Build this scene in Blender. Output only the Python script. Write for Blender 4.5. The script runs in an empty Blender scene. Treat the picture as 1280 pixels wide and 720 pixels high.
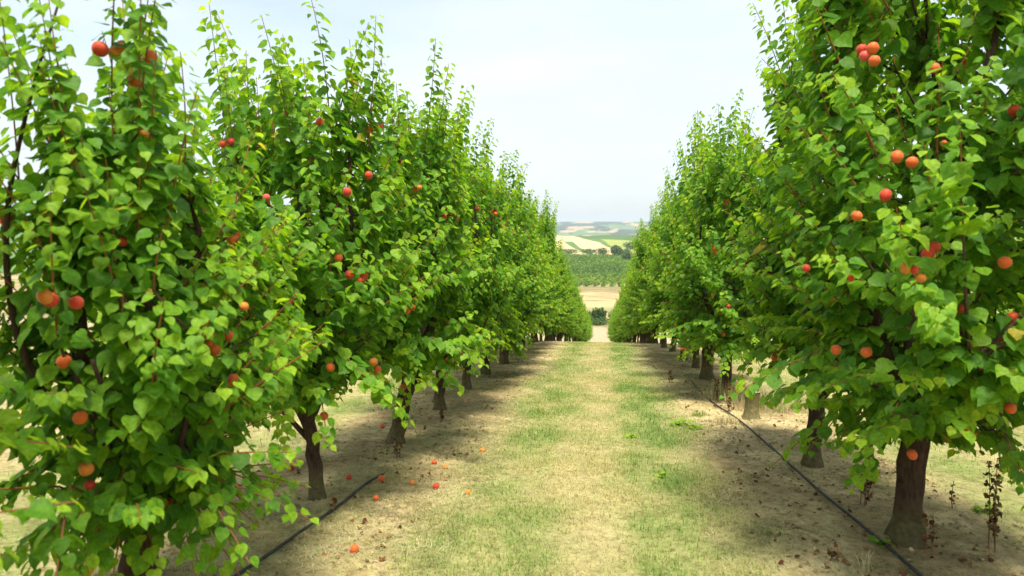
import bpy, math, random
import numpy as np

C = bpy.context.scene.collection
R = math.radians
SC = bpy.context.scene

# ------------------------------------------------------------------ camera
F = 900.0                      # focal length in photo pixels (1280 wide)
cam_d = bpy.data.cameras.new("camera")
cam = bpy.data.objects.new("camera", cam_d)
C.objects.link(cam)
cam_d.sensor_width = 36.0
cam_d.lens = 36.0 * F / 1280.0
cam_d.clip_start = 0.05
cam_d.dof.use_dof = True
cam_d.dof.focus_distance = 9.0
cam_d.dof.aperture_fstop = 2.6
cam_d.clip_end = 20000
YAW, PITCH = math.atan(112 / F), math.atan(75 / F)
cam.rotation_euler = (math.pi / 2 - PITCH, 0, YAW)
SC.camera = cam

# ------------------------------------------------------------------ sky, sun, exposure
SUN_EL, SUN_AZ = R(72), R(165)      # azimuth clockwise from +Y: behind the camera, to its right
w = bpy.data.worlds.new("World")
SC.world = w
w.use_nodes = True
nt = w.node_tree
nt.nodes.clear()
wo = nt.nodes.new("ShaderNodeOutputWorld")
bg = nt.nodes.new("ShaderNodeBackground")
sky = nt.nodes.new("ShaderNodeTexSky")
sky.sky_type = 'NISHITA'
sky.sun_disc = False
sky.sun_elevation = SUN_EL
sky.sun_rotation = SUN_AZ
sky.altitude = 200
sky.air_density = 1.0
sky.dust_density = 2.5
sky.ozone_density = 1.0
tc = nt.nodes.new("ShaderNodeTexCoord")
mp = nt.nodes.new("ShaderNodeMapping")
mp.inputs['Scale'].default_value = (1.0, 1.0, 3.2)
nz = nt.nodes.new("ShaderNodeTexNoise")
nz.inputs['Scale'].default_value = 2.1
nz.inputs['Detail'].default_value = 6
nz.inputs['Roughness'].default_value = 0.5
cr = nt.nodes.new("ShaderNodeValToRGB")
cr.color_ramp.elements[0].position = 0.32
cr.color_ramp.elements[0].color = (0.42, 0.42, 0.42, 1)
cr.color_ramp.elements[1].position = 0.66
cr.color_ramp.elements[1].color = (0.97, 0.97, 0.97, 1)
mx = nt.nodes.new("ShaderNodeMix")
mx.data_type = 'RGBA'
mx.inputs[7].default_value = (3.75, 4.0, 4.08, 1)      # thin bright cloud veil
nt.links.new(tc.outputs['Generated'], mp.inputs['Vector'])
nt.links.new(mp.outputs['Vector'], nz.inputs['Vector'])
nt.links.new(nz.outputs['Fac'], cr.inputs['Fac'])
nt.links.new(cr.outputs['Color'], mx.inputs[0])
nt.links.new(sky.outputs['Color'], mx.inputs[6])
nt.links.new(mx.outputs[2], bg.inputs['Color'])
bg.inputs['Strength'].default_value = 0.10
nt.links.new(bg.outputs['Background'], wo.inputs['Surface'])

sd = bpy.data.lights.new("sun", 'SUN')
sun = bpy.data.objects.new("sun", sd)
C.objects.link(sun)
sd.energy = 2.7
sd.angle = R(14.0)
sd.color = (1.0, 0.95, 0.82)
sun.rotation_euler = (math.pi / 2 - SUN_EL, 0, math.pi - SUN_AZ)
sun.location = (20, -20, 40)

SC.view_settings.view_transform = 'Standard'
SC.view_settings.look = 'None'
SC.view_settings.gamma = 1
SC.view_settings.exposure = 1.46
SC.cycles.use_denoising = True
SC.cycles.max_bounces = 7
SC.cycles.diffuse_bounces = 4
SC.cycles.glossy_bounces = 2
SC.cycles.transmission_bounces = 5
SC.cycles.volume_bounces = 0
SC.cycles.sample_clamp_indirect = 6

# ------------------------------------------------------------------ helpers
cy, sy, cp, sp = math.cos(YAW), math.sin(YAW), math.cos(PITCH), math.sin(PITCH)
FWD = np.array([-sy * cp, cy * cp, -sp])
RGT = np.array([cy, sy, 0.0])
UPV = np.cross(RGT, FWD)


def ray(px, py):
    return FWD + (px - 640) / F * RGT + (360 - py) / F * UPV


_tab = np.random.RandomState(7).rand(256, 256)


def vnoise(x, y, s=1.0, o=0.0):
    """smooth value noise, 0..1"""
    x = np.asarray(x, float) * s + 13.7 + o * 17.3
    y = np.asarray(y, float) * s + 41.1 + o * 5.9
    xi, yi = np.floor(x).astype(int), np.floor(y).astype(int)
    fx, fy = x - xi, y - yi
    fx, fy = fx * fx * (3 - 2 * fx), fy * fy * (3 - 2 * fy)
    g = lambda a, b: _tab[a % 256, b % 256]
    return (g(xi, yi) * (1 - fx) * (1 - fy) + g(xi + 1, yi) * fx * (1 - fy) +
            g(xi, yi + 1) * (1 - fx) * fy + g(xi + 1, yi + 1) * fx * fy)


def fbm(x, y, s=1.0, o=0.0, n=4):
    t, a, tot = 0, 1.0, 0
    for k in range(n):
        t = t + a * vnoise(x, y, s * 2 ** k, o + k * 3.1)
        tot += a
        a *= 0.55
    return t / tot


def sstep(a, b, x):
    t = np.clip((np.asarray(x, float) - a) / (b - a), 0, 1)
    return t * t * (3 - 2 * t)


def mesh_np(name, V, faces, mat, parent=None, attrs=None, smooth=False, mi=None):
    """numpy arrays -> one mesh object (faces: (n,3) or (n,4))"""
    V = np.asarray(V, np.float32)
    faces = np.asarray(faces, np.int32)
    n, k = faces.shape
    me = bpy.data.meshes.new(name)
    me.vertices.add(len(V))
    me.vertices.foreach_set("co", V.ravel())
    me.loops.add(n * k)
    me.loops.foreach_set("vertex_index", faces.ravel())
    me.polygons.add(n)
    me.polygons.foreach_set("loop_start", np.arange(0, n * k, k, dtype=np.int32))
    if smooth:
        me.polygons.foreach_set("use_smooth", np.ones(n, bool))
    for an, arr in (attrs or {}).items():
        arr = np.asarray(arr, np.float32)
        if arr.ndim == 1:
            a = me.attributes.new(an, 'FLOAT', 'POINT')
            a.data.foreach_set("value", arr)
        else:
            a = me.attributes.new(an, 'FLOAT_COLOR', 'POINT')
            a.data.foreach_set("color", np.hstack([arr[:, :3], np.ones((len(arr), 1), np.float32)]).ravel())
    if mi is not None:
        me.polygons.foreach_set("material_index", np.asarray(mi, np.int32))
    me.update(calc_edges=True)
    me.validate()
    for m in (mat if isinstance(mat, (list, tuple)) else [mat]):
        me.materials.append(m)
    o = bpy.data.objects.new(name, me)
    C.objects.link(o)
    if parent:
        o.parent = parent
    return o


def tag(o, label=None, cat=None, group=None, kind=None):
    for k, v in (("label", label), ("category", cat), ("group", group), ("kind", kind)):
        if v:
            o[k] = v
    return o


class Tubes:
    """collects tapered tubes along polylines into one mesh"""

    def __init__(self):
        self.V, self.Fc, self.n = [], [], 0

    def add(self, P, rad, k=6, cap=True, lump=0.0, rs=None):
        P = np.asarray(P, float)
        rad = np.broadcast_to(np.asarray(rad, float), (len(P),))
        T = np.gradient(P, axis=0)
        T /= np.linalg.norm(T, axis=1)[:, None] + 1e-9
        ref = np.array([1.0, 0, 0]) if abs(T[:, 0]).mean() < 0.8 else np.array([0, 1.0, 0])
        A = np.cross(T, ref)
        A /= np.linalg.norm(A, axis=1)[:, None] + 1e-9
        B = np.cross(T, A)
        th = np.linspace(0, 2 * math.pi, k, endpoint=False)
        rr = rad[:, None] * np.ones((1, k))
        if lump:
            rs = rs or np.random
            rr = rr * (1 + lump * (rs.rand(len(P), k) - .5) + lump * 0.8 * (rs.rand(1, k) - .5))
        ring = P[:, None, :] + rr[..., None] * (np.cos(th)[None, :, None] * A[:, None, :] + np.sin(th)[None, :, None] * B[:, None, :])
        m = len(P)
        self.V.append(ring.reshape(-1, 3))
        i, j = np.meshgrid(np.arange(m - 1), np.arange(k), indexing='ij')
        a = i * k + j
        b = i * k + (j + 1) % k
        q = np.stack([a, b, b + k, a + k], -1).reshape(-1, 4) + self.n
        self.Fc.append(q)
        self.n += m * k
        if cap:
            for base, cpt in ((0, P[0]), ((m - 1) * k, P[-1])):
                self.V.append(cpt[None, :])
                idx = np.arange(k)
                c = np.full(k, self.n)
                off = self.n - m * k if base == 0 else self.n - m * k - (1 if cap else 0) + base
                st = (self.n - m * k) if base == 0 else (self.n - 1 - m * k + base)
                self.Fc.append(np.stack([st + idx, st + (idx + 1) % k, c, c], -1))
                self.n += 1
        return self

    def build(self, name, mat, parent=None, smooth=True):
        V = np.vstack(self.V)
        Q = np.vstack(self.Fc)
        tri = Q[:, 2] == Q[:, 3]
        Fq = Q[~tri]
        T1 = np.vstack([Fq[:, [0, 1, 2]], Fq[:, [0, 2, 3]], Q[tri][:, :3]])
        return mesh_np(name, V, T1, mat, parent, smooth=smooth)


def curve_pts(P, n):
    """Catmull-Rom through the points"""
    P = np.asarray(P, float)
    Q = np.vstack([2 * P[0] - P[1], P, 2 * P[-1] - P[-2]])
    out = []
    seg = len(P) - 1
    for t in np.linspace(0, seg, n):
        i = min(int(t), seg - 1)
        u = t - i
        p0, p1, p2, p3 = Q[i], Q[i + 1], Q[i + 2], Q[i + 3]
        out.append(0.5 * (2 * p1 + (p2 - p0) * u + (2 * p0 - 5 * p1 + 4 * p2 - p3) * u * u + (3 * p1 - p0 - 3 * p2 + p3) * u ** 3))
    return np.array(out)


# ------------------------------------------------------------------ materials
def mat_new(name):
    m = bpy.data.materials.new(name)
    m.use_nodes = True
    t = m.node_tree
    return m, t, t.nodes["Principled BSDF"], t.nodes["Material Output"]


def ramp(t, stops, interp='LINEAR'):
    n = t.nodes.new("ShaderNodeValToRGB")
    n.color_ramp.interpolation = interp
    e = n.color_ramp.elements
    while len(e) > 1:
        e.remove(e[-1])
    for i, (p, c) in enumerate(stops):
        x = e[0] if i == 0 else e.new(p)
        x.position = p
        x.color = (*c, 1)
    return n


def noise(t, scale, detail=4, rough=0.55, vec=None, dist=0.0):
    n = t.nodes.new("ShaderNodeTexNoise")
    n.inputs['Scale'].default_value = scale
    n.inputs['Detail'].default_value = detail
    n.inputs['Roughness'].default_value = rough
    n.inputs['Distortion'].default_value = dist
    if vec is not None:
        t.links.new(vec, n.inputs['Vector'])
    return n


def mixc(t, fac, a, b, mode='MIX'):
    n = t.nodes.new("ShaderNodeMix")
    n.data_type = 'RGBA'
    n.blend_type = mode
    for s, v in ((0, fac), (6, a), (7, b)):
        if isinstance(v, (int, float)):
            n.inputs[s].default_value = v
        elif isinstance(v, tuple):
            n.inputs[s].default_value = (*v, 1)
        else:
            t.links.new(v, n.inputs[s])
    return n.outputs[2]


def leaf_material(name, stops, trans, tw=0.42, rough=0.55, spec=0.22):
    m, t, p, out = mat_new(name)
    at = t.nodes.new("ShaderNodeAttribute")
    at.attribute_name = "tone"
    geo = t.nodes.new("ShaderNodeNewGeometry")
    r = ramp(t, stops)
    t.links.new(at.outputs['Fac'], r.inputs['Fac'])
    tco = t.nodes.new("ShaderNodeTexCoord")
    nn = noise(t, 60, 2, vec=tco.outputs['Object'])
    rr = ramp(t, [(0.3, (0.70, 0.74, 0.72)), (0.7, (1.25, 1.2, 1.15))])
    t.links.new(nn.outputs['Fac'], rr.inputs['Fac'])
    c0 = mixc(t, 1.0, r.outputs['Color'], rr.outputs['Color'], 'MULTIPLY')
    # paler, greyer underside
    c = mixc(t, geo.outputs['Backfacing'], c0, mixc(t, 0.38, c0, (0.20, 0.28, 0.12)))
    t.links.new(c, p.inputs['Base Color'])
    p.inputs['Roughness'].default_value = rough
    p.inputs['Specular IOR Level'].default_value = spec
    tr = t.nodes.new("ShaderNodeBsdfTranslucent")
    t.links.new(mixc(t, 1.0, c0, trans, 'MULTIPLY'), tr.inputs['Color'])
    ms = t.nodes.new("ShaderNodeMixShader")
    ms.inputs[0].default_value = tw
    t.links.new(p.outputs[0], ms.inputs[1])
    t.links.new(tr.outputs[0], ms.inputs[2])
    t.links.new(ms.outputs[0], out.inputs['Surface'])
    return m


LEAF = leaf_material("apricot_leaf",
                     [(0.0, (0.022, 0.096, 0.008)), (0.40, (0.100, 0.245, 0.013)), (0.75, (0.215, 0.370, 0.020)),
                      (0.93, (0.27, 0.40, 0.025)), (1.0, (0.42, 0.34, 0.05))], (2.5, 2.15, 0.9), tw=0.46)
FAR_LEAF = leaf_material("bush_leaf",
                         [(0.0, (0.045, 0.095, 0.024)), (0.6, (0.08, 0.15, 0.035)), (1.0, (0.13, 0.21, 0.05))],
                         (1.6, 1.6, 1.0), tw=0.25, rough=0.6)
VINE = leaf_material("vine_leaf",
                     [(0.0, (0.06, 0.12, 0.015)), (0.6, (0.12, 0.21, 0.022)), (1.0, (0.20, 0.29, 0.035))],
                     (1.8, 1.8, 1.0), tw=0.3, rough=0.6)
WEED = leaf_material("weed_leaf",
                     [(0.0, (0.12, 0.26, 0.02)), (1.0, (0.30, 0.45, 0.04))], (2.0, 1.8, 0.8), tw=0.4)
GRASS = leaf_material("grass_blade",
                      [(0.0, (0.62, 0.50, 0.27)), (0.3, (0.50, 0.45, 0.20)), (0.55, (0.31, 0.36, 0.09)), (0.8, (0.20, 0.31, 0.05)),
                       (1.0, (0.13, 0.24, 0.03))], (1.4, 1.4, 1.0), tw=0.3, rough=0.75, spec=0.15)
LITTER = leaf_material("dry_leaf",
                       [(0.0, (0.07, 0.022, 0.012)), (0.4, (0.16, 0.06, 0.025)), (0.7, (0.30, 0.17, 0.07)), (1.0, (0.52, 0.38, 0.20))],
                       (1.2, 1.1, 1.0), tw=0.1, rough=0.8, spec=0.1)
STRAW = leaf_material("straw",
                      [(0.0, (0.16, 0.11, 0.045)), (0.45, (0.40, 0.32, 0.15)), (1.0, (0.62, 0.53, 0.31))],
                      (1.2, 1.1, 1.0), tw=0.15, rough=0.85, spec=0.1)


def bark_material(name, low, high, base, zband=(0.10, 0.30)):
    """bark with a pale dusty sleeve of old limewash and lichen near the ground"""
    m, t, p, out = mat_new(name)
    tco = t.nodes.new("ShaderNodeTexCoord")
    mp = t.nodes.new("ShaderNodeMapping")
    mp.inputs['Scale'].default_value = (1, 1, 0.25)
    t.links.new(tco.outputs['Object'], mp.inputs['Vector'])
    n1 = noise(t, 55, 6, 0.65, mp.outputs['Vector'], 0.4)
    r1 = ramp(t, [(0.3, low), (0.7, high)])
    t.links.new(n1.outputs['Fac'], r1.inputs['Fac'])
    sx = t.nodes.new("ShaderNodeSeparateXYZ")
    t.links.new(tco.outputs['Object'], sx.inputs[0])
    n2 = noise(t, 9, 3, 0.6, tco.outputs['Object'])
    ad = t.nodes.new("ShaderNodeMath")
    ad.operation = 'MULTIPLY_ADD'
    ad.inputs[1].default_value = 0.25
    t.links.new(n2.outputs['Fac'], ad.inputs[0])
    t.links.new(sx.outputs['Z'], ad.inputs[2])
    mr = t.nodes.new("ShaderNodeMapRange")
    mr.inputs['From Min'].default_value = zband[0] + .125
    mr.inputs['From Max'].default_value = zband[1] + .125
    mr.inputs['To Min'].default_value = 1
    mr.inputs['To Max'].default_value = 0
    t.links.new(ad.outputs[0], mr.inputs['Value'])
    n3 = noise(t, 30, 4, 0.6, tco.outputs['Object'])
    r3 = ramp(t, [(0.3, tuple(c * 0.6 for c in base)), (0.7, tuple(min(1, c * 1.3) for c in base))])
    t.links.new(n3.outputs['Fac'], r3.inputs['Fac'])
    c = mixc(t, mr.outputs[0], r1.outputs['Color'], r3.outputs['Color'])
    t.links.new(c, p.inputs['Base Color'])
    p.inputs['Roughness'].default_value = 0.9
    p.inputs['Specular IOR Level'].default_value = 0.15
    b = t.nodes.new("ShaderNodeBump")
    b.inputs['Strength'].default_value = 0.8
    b.inputs['Distance'].default_value = 0.012
    t.links.new(n1.outputs['Fac'], b.inputs['Height'])
    t.links.new(b.outputs[0], p.inputs['Normal'])
    return m


BARK = bark_material("bark", (0.022, 0.012, 0.008), (0.10, 0.062, 0.042), (0.135, 0.112, 0.052))
STUMPB = bark_material("stump_bark", (0.07, 0.055, 0.022), (0.17, 0.14, 0.06), (0.19, 0.165, 0.07))


def simple(name, col, rough=0.7, spec=0.3, var=0.3, scale=30, bump=0.0):
    m, t, p, out = mat_new(name)
    tco = t.nodes.new("ShaderNodeTexCoord")
    n = noise(t, scale, 4, 0.6, tco.outputs['Object'])
    r = ramp(t, [(0.3, tuple(c * (1 - var) for c in col)), (0.7, tuple(min(1, c * (1 + var)) for c in col))])
    t.links.new(n.outputs['Fac'], r.inputs['Fac'])
    t.links.new(r.outputs['Color'], p.inputs['Base Color'])
    p.inputs['Roughness'].default_value = rough
    p.inputs['Specular IOR Level'].default_value = spec
    if bump:
        b = t.nodes.new("ShaderNodeBump")
        b.inputs['Distance'].default_value = bump
        t.links.new(n.outputs['Fac'], b.inputs['Height'])
        t.links.new(b.outputs[0], p.inputs['Normal'])
    return m


TWIG = simple("branch_bark", (0.085, 0.055, 0.038), 0.85, 0.15, 0.4, 40, 0.004)
SHOOT = simple("red_brown_shoot", (0.26, 0.085, 0.035), 0.6, 0.3, 0.35, 12)
HOSE = simple("black_polyethylene", (0.030, 0.030, 0.027), 0.55, 0.4, 0.75, 9)
CUTWOOD = simple("cut_wood", (0.30, 0.25, 0.17), 0.8, 0.2, 0.3, 25)


def fruit_material(name, a, b):
    m, t, p, out = mat_new(name)
    tco = t.nodes.new("ShaderNodeTexCoord")
    oi = t.nodes.new("ShaderNodeObjectInfo")
    va = t.nodes.new("ShaderNodeVectorMath")
    t.links.new(tco.outputs['Object'], va.inputs[0])
    mu = t.nodes.new("ShaderNodeMath")
    mu.operation = 'MULTIPLY'
    mu.inputs[1].default_value = 20
    t.links.new(oi.outputs['Random'], mu.inputs[0])
    t.links.new(mu.outputs[0], va.inputs[1])
    n = noise(t, 16, 3, 0.5, va.outputs[0])
    r = ramp(t, [(0.36, a), (0.62, b)])
    t.links.new(n.outputs['Fac'], r.inputs['Fac'])
    n2 = noise(t, 260, 2, 0.5, tco.outputs['Object'])
    r2 = ramp(t, [(0.35, (0.85, 0.85, 0.85)), (0.6, (1, 1, 1))])
    t.links.new(n2.outputs['Fac'], r2.inputs['Fac'])
    t.links.new(mixc(t, 1.0, r.outputs['Color'], r2.outputs['Color'], 'MULTIPLY'), p.inputs['Base Color'])
    p.inputs['Roughness'].default_value = 0.55
    p.inputs['Specular IOR Level'].default_value = 0.3
    p.inputs['Subsurface Weight'].default_value = 0.0
    p.inputs['Sheen Weight'].default_value = 0.15
    return m


FR = {'red': fruit_material("ripe_red_skin", (0.46, 0.022, 0.012), (0.66, 0.075, 0.018)),
      'orange': fruit_material("orange_skin", (0.58, 0.065, 0.012), (0.72, 0.17, 0.02)),
      'yellow': fruit_material("golden_skin", (0.66, 0.15, 0.02), (0.74, 0.27, 0.03)),
      'pink': fruit_material("pink_skin", (0.60, 0.05, 0.04), (0.72, 0.13, 0.08))}

# ------------------------------------------------------------------ terrain
_ys = np.arange(-200, 700, 0.25)
_sl = np.interp(_ys, [-200, 19, 27, 92, 128, 250, 400, 700], [-.0889, -.0889, -.163, -.163, -.006, 0, 0.0, 0.0])
_zs = np.cumsum(_sl) * 0.25
_zs += (-1.6) - np.interp(0, _ys, _zs)


def base_z(y):
    return np.interp(y, _ys, _zs)


def zt(x, y):
    x = np.asarray(x, float)
    y = np.asarray(y, float)
    z = base_z(np.clip(y, -190, 690))
    # strips under the rows: cloddy soil
    ax = np.abs(((x + 0.08 + 2.02) % 4.04) - 2.02)            # 2.02 at a row, 0 at mid lane
    strip = sstep(0.9, 1.5, ax)
    near = 1 - sstep(30, 60, y)
    z = z + near * (strip * (0.06 * (fbm(x, y, 2.2, 1) - .5) + 0.045 * (fbm(x, y, 7, 2, 3) - .5) + 0.02)
                    + 0.03 * (fbm(x, y, 0.7, 3) - .5) + 0.010 * (vnoise(x, y, 9, 4) - .5))
    return z


def hz(x, y):
    """valley floor, near hill and far plateau"""
    d = np.hypot(x, y)
    z0 = base_z(400)
    th = np.degrees(np.arctan2(x, y))
    hill = np.interp(d, [400, 520, 900, 1050, 1400, 2000, 3000, 4200, 5200, 9000],
                     [0, 3.0, 9.0, 9.0, -14, -24, 0, 44, 64, 62])
    und = (fbm(th * 1.0, np.zeros_like(th), 0.16, 5, 4) - .5)
    a1 = sstep(450, 800, d) * (1 - sstep(1100, 1500, d))
    a2 = sstep(1800, 3000, d)
    z = z0 + hill + a1 * (und * 10 - 0.16 * th) + a2 * ((fbm(x, y, 0.0011, 7, 4) - .5) * 16 * (1 - sstep(4300, 5000, d)))
    z += (fbm(x, y, 0.011, 9, 3) - .5) * 1.6 * sstep(250, 420, d)
    return z


def lane_green(x, y):
    """0 straw .. 1 green across a mown lane, in patches"""
    u = ((x + 0.08 + 2.02) % 4.04) - 2.02 + 0.35 * (fbm(x, y, 0.9, 77, 3) - .5)
    band = 0.30 + (np.exp(-((u + 0.65) / 0.36) ** 2) * 0.30 + np.exp(-((u - 0.66) / 0.36) ** 2) * 0.45) - 0.15 * np.exp(-((u - .05) / .2) ** 2) - .12 * np.exp(-((u - .30) / .05) ** 2)
    nn = fbm(x, y * 0.55, 2.6, 11, 5)
    return np.clip(band * (0.75 + 0.5 * sstep(.3, .7, nn)) + 0.75 * (nn - .5) + 0.02, 0, 1)


def grid(xs, ys, zf):
    X, Y = np.meshgrid(xs, ys)
    V = np.stack([X, Y, zf(X, Y)], -1).reshape(-1, 3)
    nx, ny = len(xs), len(ys)
    i, j = np.meshgrid(np.arange(ny - 1), np.arange(nx - 1), indexing='ij')
    a = (i * nx + j).ravel()
    return V, np.stack([a, a + 1, a + nx + 1, a + nx], -1)


def ground_material():
    m, t, p, out = mat_new("ground_soil")
    at = t.nodes.new("ShaderNodeAttribute")
    at.attribute_name = "col"
    tco = t.nodes.new("ShaderNodeTexCoord")
    n1 = noise(t, 14, 7, 0.68, tco.outputs['Object'], 0.3)
    n2 = noise(t, 3.2, 5, 0.6, tco.outputs['Object'])
    n3 = noise(t, 85, 4, 0.7, tco.outputs['Object'])
    r1 = ramp(t, [(0.30, (0.48, 0.42, 0.34)), (0.5, (1, 1, 1)), (0.72, (1.32, 1.30, 1.26))])
    t.links.new(n1.outputs['Fac'], r1.inputs['Fac'])
    r2 = ramp(t, [(0.3, (0.78, 0.76, 0.70)), (0.7, (1.15, 1.15, 1.15))])
    t.links.new(n2.outputs['Fac'], r2.inputs['Fac'])
    r3 = ramp(t, [(0.3, (0.72, 0.70, 0.66)), (0.65, (1.15, 1.15, 1.15))])
    t.links.new(n3.outputs['Fac'], r3.inputs['Fac'])
    c = mixc(t, 1.0, at.outputs['Color'], r1.outputs['Color'], 'MULTIPLY')
    c = mixc(t, 1.0, c, r2.outputs['Color'], 'MULTIPLY')
    c = mixc(t, 1.0, c, r3.outputs['Color'], 'MULTIPLY')
    t.links.new(c, p.inputs['Base Color'])
    p.inputs['Roughness'].default_value = 0.95
    p.inputs['Specular IOR Level'].default_value = 0.1
    ad = t.nodes.new("ShaderNodeMath")
    t.links.new(n1.outputs['Fac'], ad.inputs[0])
    t.links.new(n3.outputs['Fac'], ad.inputs[1])
    b = t.nodes.new("ShaderNodeBump")
    b.inputs['Strength'].default_value = 0.7
    b.inputs['Distance'].default_value = 0.03
    t.links.new(ad.outputs[0], b.inputs['Height'])
    t.links.new(b.outputs[0], p.inputs['Normal'])
    return m


def spread(a, b, n, p=2.0):
    return a + (b - a) * np.linspace(0, 1, n) ** p


xs = np.concatenate([-spread(3.4, 420, 46, 2.6)[::-1], np.arange(-3.36, 3.38, 0.045), spread(3.4, 420, 46, 2.6)])
ysg = np.concatenate([np.arange(-30, 1.5, 1.0), np.arange(1.5, 13, 0.06), np.arange(13, 32, 0.16), np.arange(32, 96, 1.0), np.arange(96, 262, 1.5), [262.0]])
V, Fc = grid(xs, ysg, lambda x, y: zt(x, y))
X, Y = V[:, 0], V[:, 1]
soil = np.array([0.58, 0.46, 0.245])
straw = np.array([0.47, 0.41, 0.21])
green = np.array([0.24, 0.28, 0.09])
brown = np.array([0.34, 0.25, 0.13])
moss = np.array([0.30, 0.265, 0.11])
ax = np.abs(((X + 0.08 + 2.02) % 4.04) - 2.02)
st = sstep(0.95, 1.35, ax + 0.7 * (fbm(X, Y, 1.1, 21) - .5))
g = lane_green(X, Y)
lane = straw * (1 - g[:, None]) + green * g[:, None]
b1 = sstep(0.46, 0.62, fbm(X, Y * .7, 1.5, 22))
b2 = sstep(0.5, 0.66, fbm(X, Y * .7, 1.2, 25))
sc_ = soil * (1 - 0.75 * b1[:, None]) + brown * 0.75 * b1[:, None]
sc_ = sc_ * (1 - 0.6 * b2[:, None]) + moss * 0.6 * b2[:, None]
col = lane * (1 - st[:, None]) + sc_ * st[:, None]
# below the orchard: pale track, then dry grass
fy = sstep(96, 99, Y)[:, None]
dry = np.array([0.46, 0.36, 0.19]) * (0.8 + 0.4 * fbm(X, Y * 2.2, 0.06, 31)[:, None])
dry = dry * (1 - 0.45 * sstep(.5, .62, fbm(X, Y * 3, 0.045, 33))[:, None])
gg = sstep(.48, .6, fbm(X, Y * 2, 0.05, 34))[:, None] * 0.55
dry = dry * (1 - gg) + np.array([0.20, 0.21, 0.09]) * gg
trk = (sstep(98, 101, Y + 4 * (fbm(X, Y * 0, .03, 3) - .5)) * (1 - sstep(128, 131, Y + 4 * (fbm(X, Y * 0, .03, 3) - .5))))[:, None]
dry = dry * (1 - trk) + np.array([0.42, 0.34, 0.22]) * trk
col = col * (1 - fy) + dry * fy
GM = ground_material()
o = mesh_np("ground", V, Fc, GM, attrs={"col": col}, smooth=True)
tag(o, kind="structure")

# ---- the valley and the hills beyond
def inpoly(px, py, poly):
    inside = np.zeros(px.shape, bool)
    n = len(poly)
    for i in range(n):
        x1, y1 = poly[i]
        x2, y2 = poly[(i + 1) % n]
        c = ((y1 > py) != (y2 > py)) & (px < (x2 - x1) * (py - y1) / (y2 - y1 + 1e-9) + x1)
        inside ^= c
    return inside


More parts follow.
